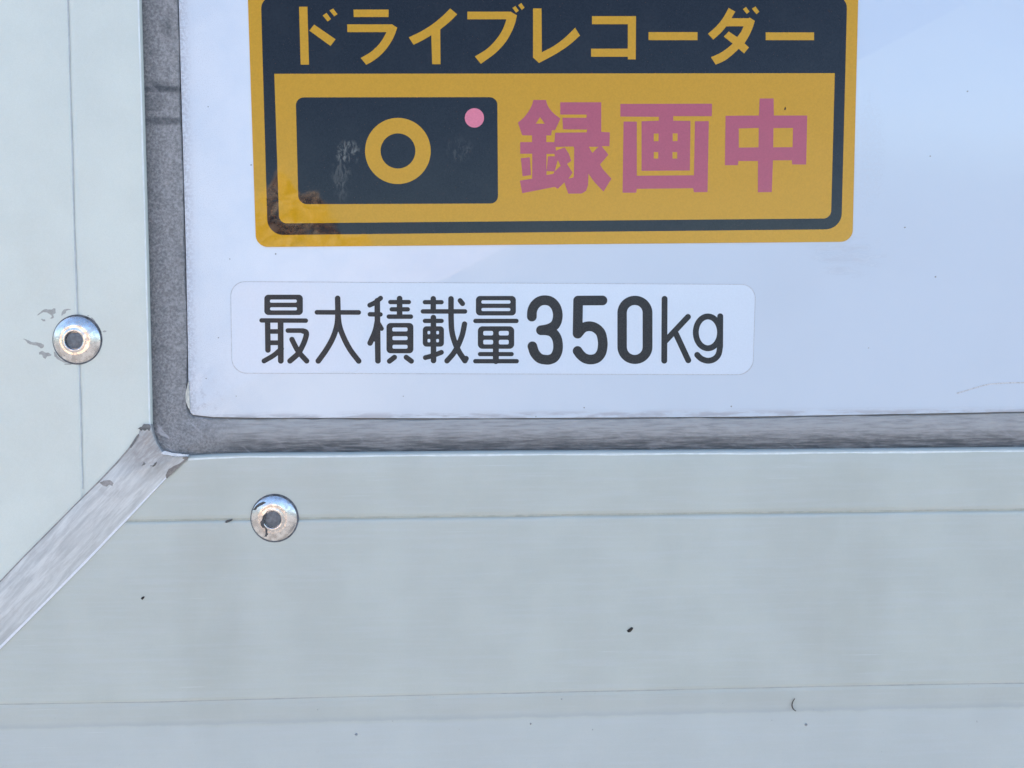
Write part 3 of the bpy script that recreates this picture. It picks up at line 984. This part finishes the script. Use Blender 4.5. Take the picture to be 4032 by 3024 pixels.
# ------------------------------------------------------------------ load label
lab = thing("load_label", px(1940, 1470, 0.0), "white maximum load label reading 350kg in charcoal characters", "label")
LQ = ((909, 1110), (2974, 1121.5), (2963, 1474), (915, 1468))
LR = (58, 56, 60, 58)
flat("film", [rquad(*LQ, LR, 14)], yb, 0.00012, FILM, lab)
grow = lambda q, d: ((q[0][0] - d, q[0][1] - d), (q[1][0] + d, q[1][1] - d), (q[2][0] + d, q[2][1] + d), (q[3][0] - d, q[3][1] + d))
flat("film_edge", [rquad(*grow(LQ, 2.6), LR, 14), rquad(*grow(LQ, 0.2), LR, 14)], yb, 0.00008, EDGE, lab)
FK = (880, 1090, 1220 / 2212)
flat("peel_tab", glyph(FK, [('s', 2.2, [(676, 622), (680, 645), (697, 668), (725, 680), (925, 681), (952, 672), (968, 650), (973, 622)])], step=1.6, tol=0.3), yb - 0.00012, 0.00002, CUT, lab)

K = 240 / 1244
FR = lambda u: (u, 1140, K)
F3, FKG = (1960, 1090, 1100 / 2212), (2300, 1150, 600 / 2212)
S = lambda r, *p: ('s', r, list(p))
R_ = lambda *a: ('r', *a)
th = [(math.cos(2 * math.pi * k / 48), math.sin(2 * math.pi * k / 48)) for k in range(49)]
chars = [
    (FR(1000), [R_(210, 105, 998, 520, 85), S(46, (155, 630), (1058, 635)), S(56, (278, 660), (285, 1235)), S(59, (543, 660), (548, 1455)), S(48, (300, 856), (540, 856)), S(49, (300, 1086), (540, 1086)),
                S(51, *curve([(560, 1210), (400, 1345), (205, 1458)])), S(48, (692, 838), (1000, 838)), S(56, *curve([(1000, 846), (1058, 868), (1068, 930), (1030, 1060), (975, 1180), (900, 1310), (735, 1457)])), S(54, *curve([(775, 1018), (840, 1150), (920, 1285), (1076, 1458)]))],
     [R_(325, 205, 875, 268, 28), R_(328, 362, 878, 425, 28)], None),
    (FR(1220), [S(48, (145, 465), (997, 468)), S(57, *curve([(567, 180), (572, 450), (555, 720), (470, 985), (335, 1230), (172, 1458)])), S(56, *curve([(567, 180), (575, 480), (605, 740), (700, 1000), (830, 1240), (998, 1460)]))], [], None),
    (FR(1420), [S(49, *curve([(408, 176), (300, 262), (185, 320)])), S(58, (338, 230), (353, 1455)), S(46, (188, 506), (405, 508)), S(56, *curve([(345, 620), (295, 850), (192, 1093)])), S(55, (320, 830), (275, 1010)), S(46, (365, 690), (428, 798)), S(30, (330, 330), (305, 300)),
                S(58, (795, 185), (795, 540)), S(44, (605, 256), (985, 256)), S(45, (635, 404), (962, 404)), S(46, (575, 553), (1026, 553)),
                R_(527, 682, 1077, 1302, 85), S(53, (588, 1462), (690, 1383)), S(53, (930, 1383), (1035, 1462))],
     [R_(645, 775, 958, 855, 30), R_(648, 953, 958, 1033, 30), R_(650, 1128, 958, 1208, 30)], None),
    (FR(1640), [S(56, (342, 188), (342, 440)), S(44, (170, 258), (512, 258)), S(46, (130, 447), (990, 447)), S(57, (345, 572), (347, 1450)), S(45, (172, 640), (512, 640)), R_(128, 750, 560, 1166, 75),
                S(50, *curve([(180, 1390), (345, 1345), (508, 1282)])), S(57, *curve([(704, 190), (706, 600), (722, 850), (775, 1060), (865, 1265), (988, 1452)])), S(55, (985, 1448), (1012, 1408)), S(55, *curve([(980, 704), (935, 920), (850, 1140), (750, 1310), (622, 1456)])), S(51, (890, 226), (940, 288))],
     [R_(224, 845, 280, 913, 22), R_(403, 845, 459, 915, 22), R_(225, 1008, 281, 1078, 22), R_(402, 1008, 459, 1078, 22)], None),
    (FR(1840), [R_(175, 131, 992, 530, 85), S(45, (166, 641), (1003, 641)), R_(215, 750, 957, 1210, 95), S(61, (582, 1180), (583, 1460)), S(43, (258, 1318), (906, 1318)), S(45, (163, 1463), (1008, 1463))],
     [R_(287, 220, 882, 288, 30), R_(288, 376, 880, 440, 30), R_(325, 845, 527, 937, 30), R_(643, 845, 846, 937, 30), R_(325, 1026, 527, 1120, 30), R_(643, 1026, 846, 1120, 30)], None),
    (F3, [S(38.5, *curve([(270, 315), (273, 268), (293, 225), (330, 194), (375, 185), (422, 197), (458, 235), (474, 285), (473, 332), (457, 375), (425, 402), (385, 416), (342, 423)])), S(38.5, *curve([(342, 423), (385, 424), (430, 438), (462, 475), (476, 525), (474, 585), (450, 635), (412, 655), (375, 656), (330, 644), (292, 602), (274, 550)]))], [], 2.0),
    (F3, [S(38.5, (636, 188), (829, 187)), S(38.5, (636, 188), (632, 450)), S(38.5, *curve([(634, 450), (675, 405), (725, 391), (775, 405), (815, 445), (830, 505), (830, 555), (818, 605), (785, 643), (735, 655), (690, 645), (655, 618), (632, 587)]))], [], 2.0),
    (F3, [R_(947, 150, 1225, 690, 138)], [R_(1022, 223, 1147, 618, 62)], 2.0),
    (FKG, [S(43, (1168, 99), (1163, 996)), S(42, (1508, 360), (1185, 705)), S(43, (1335, 610), (1512, 990))], [], 2.6),
    (FKG, [S(43, *[(1797 + 176 * c, 585 + 231 * s) for c, s in th]), S(43, *([(1976, 352), (1974, 790)] + curve([(1974, 790), (1950, 905), (1885, 975), (1797, 997), (1715, 975), (1668, 940), (1642, 912)])))], [], 2.6),
]
for fr, add, cut, st in chars:
    flat("letter", glyph(fr, add, cut, step=st or 5.0, tol=(st or 5.0) * 0.12), yb - 0.00012, 0.00003, INK, lab)


# ------------------------------------------------------------------ small flecks stuck to the door
def fleck(name, pts, y, h, mat, label, cat, group=None):
    """a lump with a ragged outline"""
    bm = bmesh.new()
    cu = sum(p[0] for p in pts) / len(pts)
    cv = sum(p[1] for p in pts) / len(pts)
    base = px(cu, cv, y)
    lo = [bm.verts.new(px(u, v, y) - base) for u, v in pts]
    mid = [bm.verts.new(px(cu + (u - cu) * 0.8, cv + (v - cv) * 0.8, y - h * 0.7) - base) for u, v in pts]
    top = bm.verts.new(px(cu, cv, y - h) - base)
    n = len(pts)
    for i in range(n):
        j = (i + 1) % n
        bm.faces.new((lo[i], lo[j], mid[j], mid[i]))
        bm.faces.new((mid[i], mid[j], top))
    bm.faces.new(lo[::-1])
    bmesh.ops.recalc_face_normals(bm, faces=bm.faces)
    me = bpy.data.meshes.new(name)
    bm.to_mesh(me)
    bm.free()
    o = link(name, me, mat)
    o.location = base
    o['label'] = label
    o['category'] = cat
    if group:
        o['group'] = group
    return o


fleck("black_fleck", [(2468, 2484), (2476, 2476), (2486, 2469), (2494, 2472), (2490, 2481), (2482, 2489), (2473, 2490)], yr, 0.0005, CHIP, "larger black fleck alone on the bottom rail below the load label", "fleck", "flecks stuck on the door")
fleck("black_fleck", [(554, 2358), (558, 2351), (564, 2348), (570, 2349), (567, 2356), (561, 2362)], yr, 0.0004, CHIP, "small black fleck on the bottom rail near the mitre strip", "fleck", "flecks stuck on the door")
fleck("black_fleck", [(3087, 432), (3089, 425), (3093, 420), (3095, 426), (3093, 433)], yb - T3, 0.0002, CHIP, "tiny black fleck on the yellow sticker beside the last pink character", "fleck", "flecks stuck on the door")
fleck("black_fleck", [(626, 1564), (629, 1556), (633, 1554), (631, 1561), (627, 1567)], 0.0, 0.0004, CHIP, "small black fleck on the rubber seal above the corner", "fleck", "flecks stuck on the door")

# curved fibre
pts = curve([(3130, 2750.5), (3124, 2759), (3120, 2768), (3118.7, 2778), (3121, 2787), (3126, 2794), (3134, 2800)], 4)
bm = bmesh.new()
rings = []
P3 = [px(u, v, yr - 0.0002) for u, v in pts]
base = P3[0].copy()
for i, p in enumerate(P3):
    d = (P3[min(i + 1, len(P3) - 1)] - P3[max(i - 1, 0)]).normalized()
    sdv = d.cross(Vector((0, -1, 0))).normalized()
    r = 0.00026 * (0.55 + 0.45 * math.sin(math.pi * (i + 1) / (len(P3) + 1)))
    rings.append([bm.verts.new(p - base + sdv * r * math.cos(a) + Vector((0, -1, 0)) * r * math.sin(a)) for a in [k * math.pi / 3 for k in range(6)]])
for a, b in zip(rings[:-1], rings[1:]):
    for k in range(6):
        bm.faces.new((a[k], a[(k + 1) % 6], b[(k + 1) % 6], b[k]))
bm.faces.new(rings[0])
bm.faces.new(rings[-1][::-1])
bmesh.ops.recalc_face_normals(bm, faces=bm.faces)
me = bpy.data.meshes.new("curved_fibre")
bm.to_mesh(me)
bm.free()
smooth(me, 60)
hair = link("curved_fibre", me, BROWN)
hair.location = base
hair['label'] = "short brown curved fibre stuck low on the bottom rail"
hair['category'] = "fibre"

# dust specks nobody would count
bm = bmesh.new()
spots = [(2763, 2180, 6), (1331, 2275, 5), (3174, 2270, 5), (3372, 2240, 5), (3176, 2334, 5), (3656, 2331, 5), (3482, 2519, 5), (2212, 2753, 8), (3174, 2854, 8), (420, 2510, 6), (1403, 2893, 8), (1250, 2795, 4), (2262, 1862, 4), (588, 2493, 4), (265, 2466, 4), (2090, 2850, 5), (860, 2716, 5), (2667, 2381, 4)]
for _ in range(40):
    spots.append((random.uniform(700, 4000), random.uniform(1850, 3000), random.uniform(1.5, 3)))
for _ in range(22):
    spots.append((random.uniform(40, 540), random.uniform(20, 1700), random.uniform(1.5, 2.6)))
spots = [s for s in spots if s[1] > DIAG(s[0]) + 110 or s[1] < DIAG(s[0]) - 140]
PANEL_SPOTS = [(989, 650, 4), (1588, 1560, 3), (2110, 1640, 3), (2300, 1605, 3.5), (2880, 1600, 4), (3810, 360, 4.5), (3663, 615, 3.5), (3563, 895, 4.5), (3683, 1090, 4), (1085, 1000, 4.5), (905, 1020, 3), (1625, 1258, 3.5), (1632, 1262, 3), (3420, 1370, 3), (820, 420, 3), (860, 1330, 3.5), (812, 1490, 3), (930, 1560, 3)]
for u, v, r in spots + PANEL_SPOTS:
    n = 6
    yo = 0.0025 if (u, v, r) in PANEL_SPOTS else 0.0
    lo = [bm.verts.new(px(u + r * random.uniform(.6, 1.2) * math.cos(k * 2 * math.pi / n), v + r * random.uniform(.5, 1.1) * math.sin(k * 2 * math.pi / n), yr + (0.00085 if not yo else yo))) for k in range(n)]
    tp = bm.verts.new(px(u, v, yr - 0.0001 + yo))
    for k in range(n):
        bm.faces.new((lo[k], lo[(k + 1) % n], tp))
bmesh.ops.recalc_face_normals(bm, faces=bm.faces)
me = bpy.data.meshes.new("dust_specks")
bm.to_mesh(me)
bm.free()
ds = link("dust_specks", me, GREYD)
ds['kind'] = 'stuff'
ds['label'] = "scattered tiny grey dust specks over the cream rails and white skin"
ds['category'] = "dust"
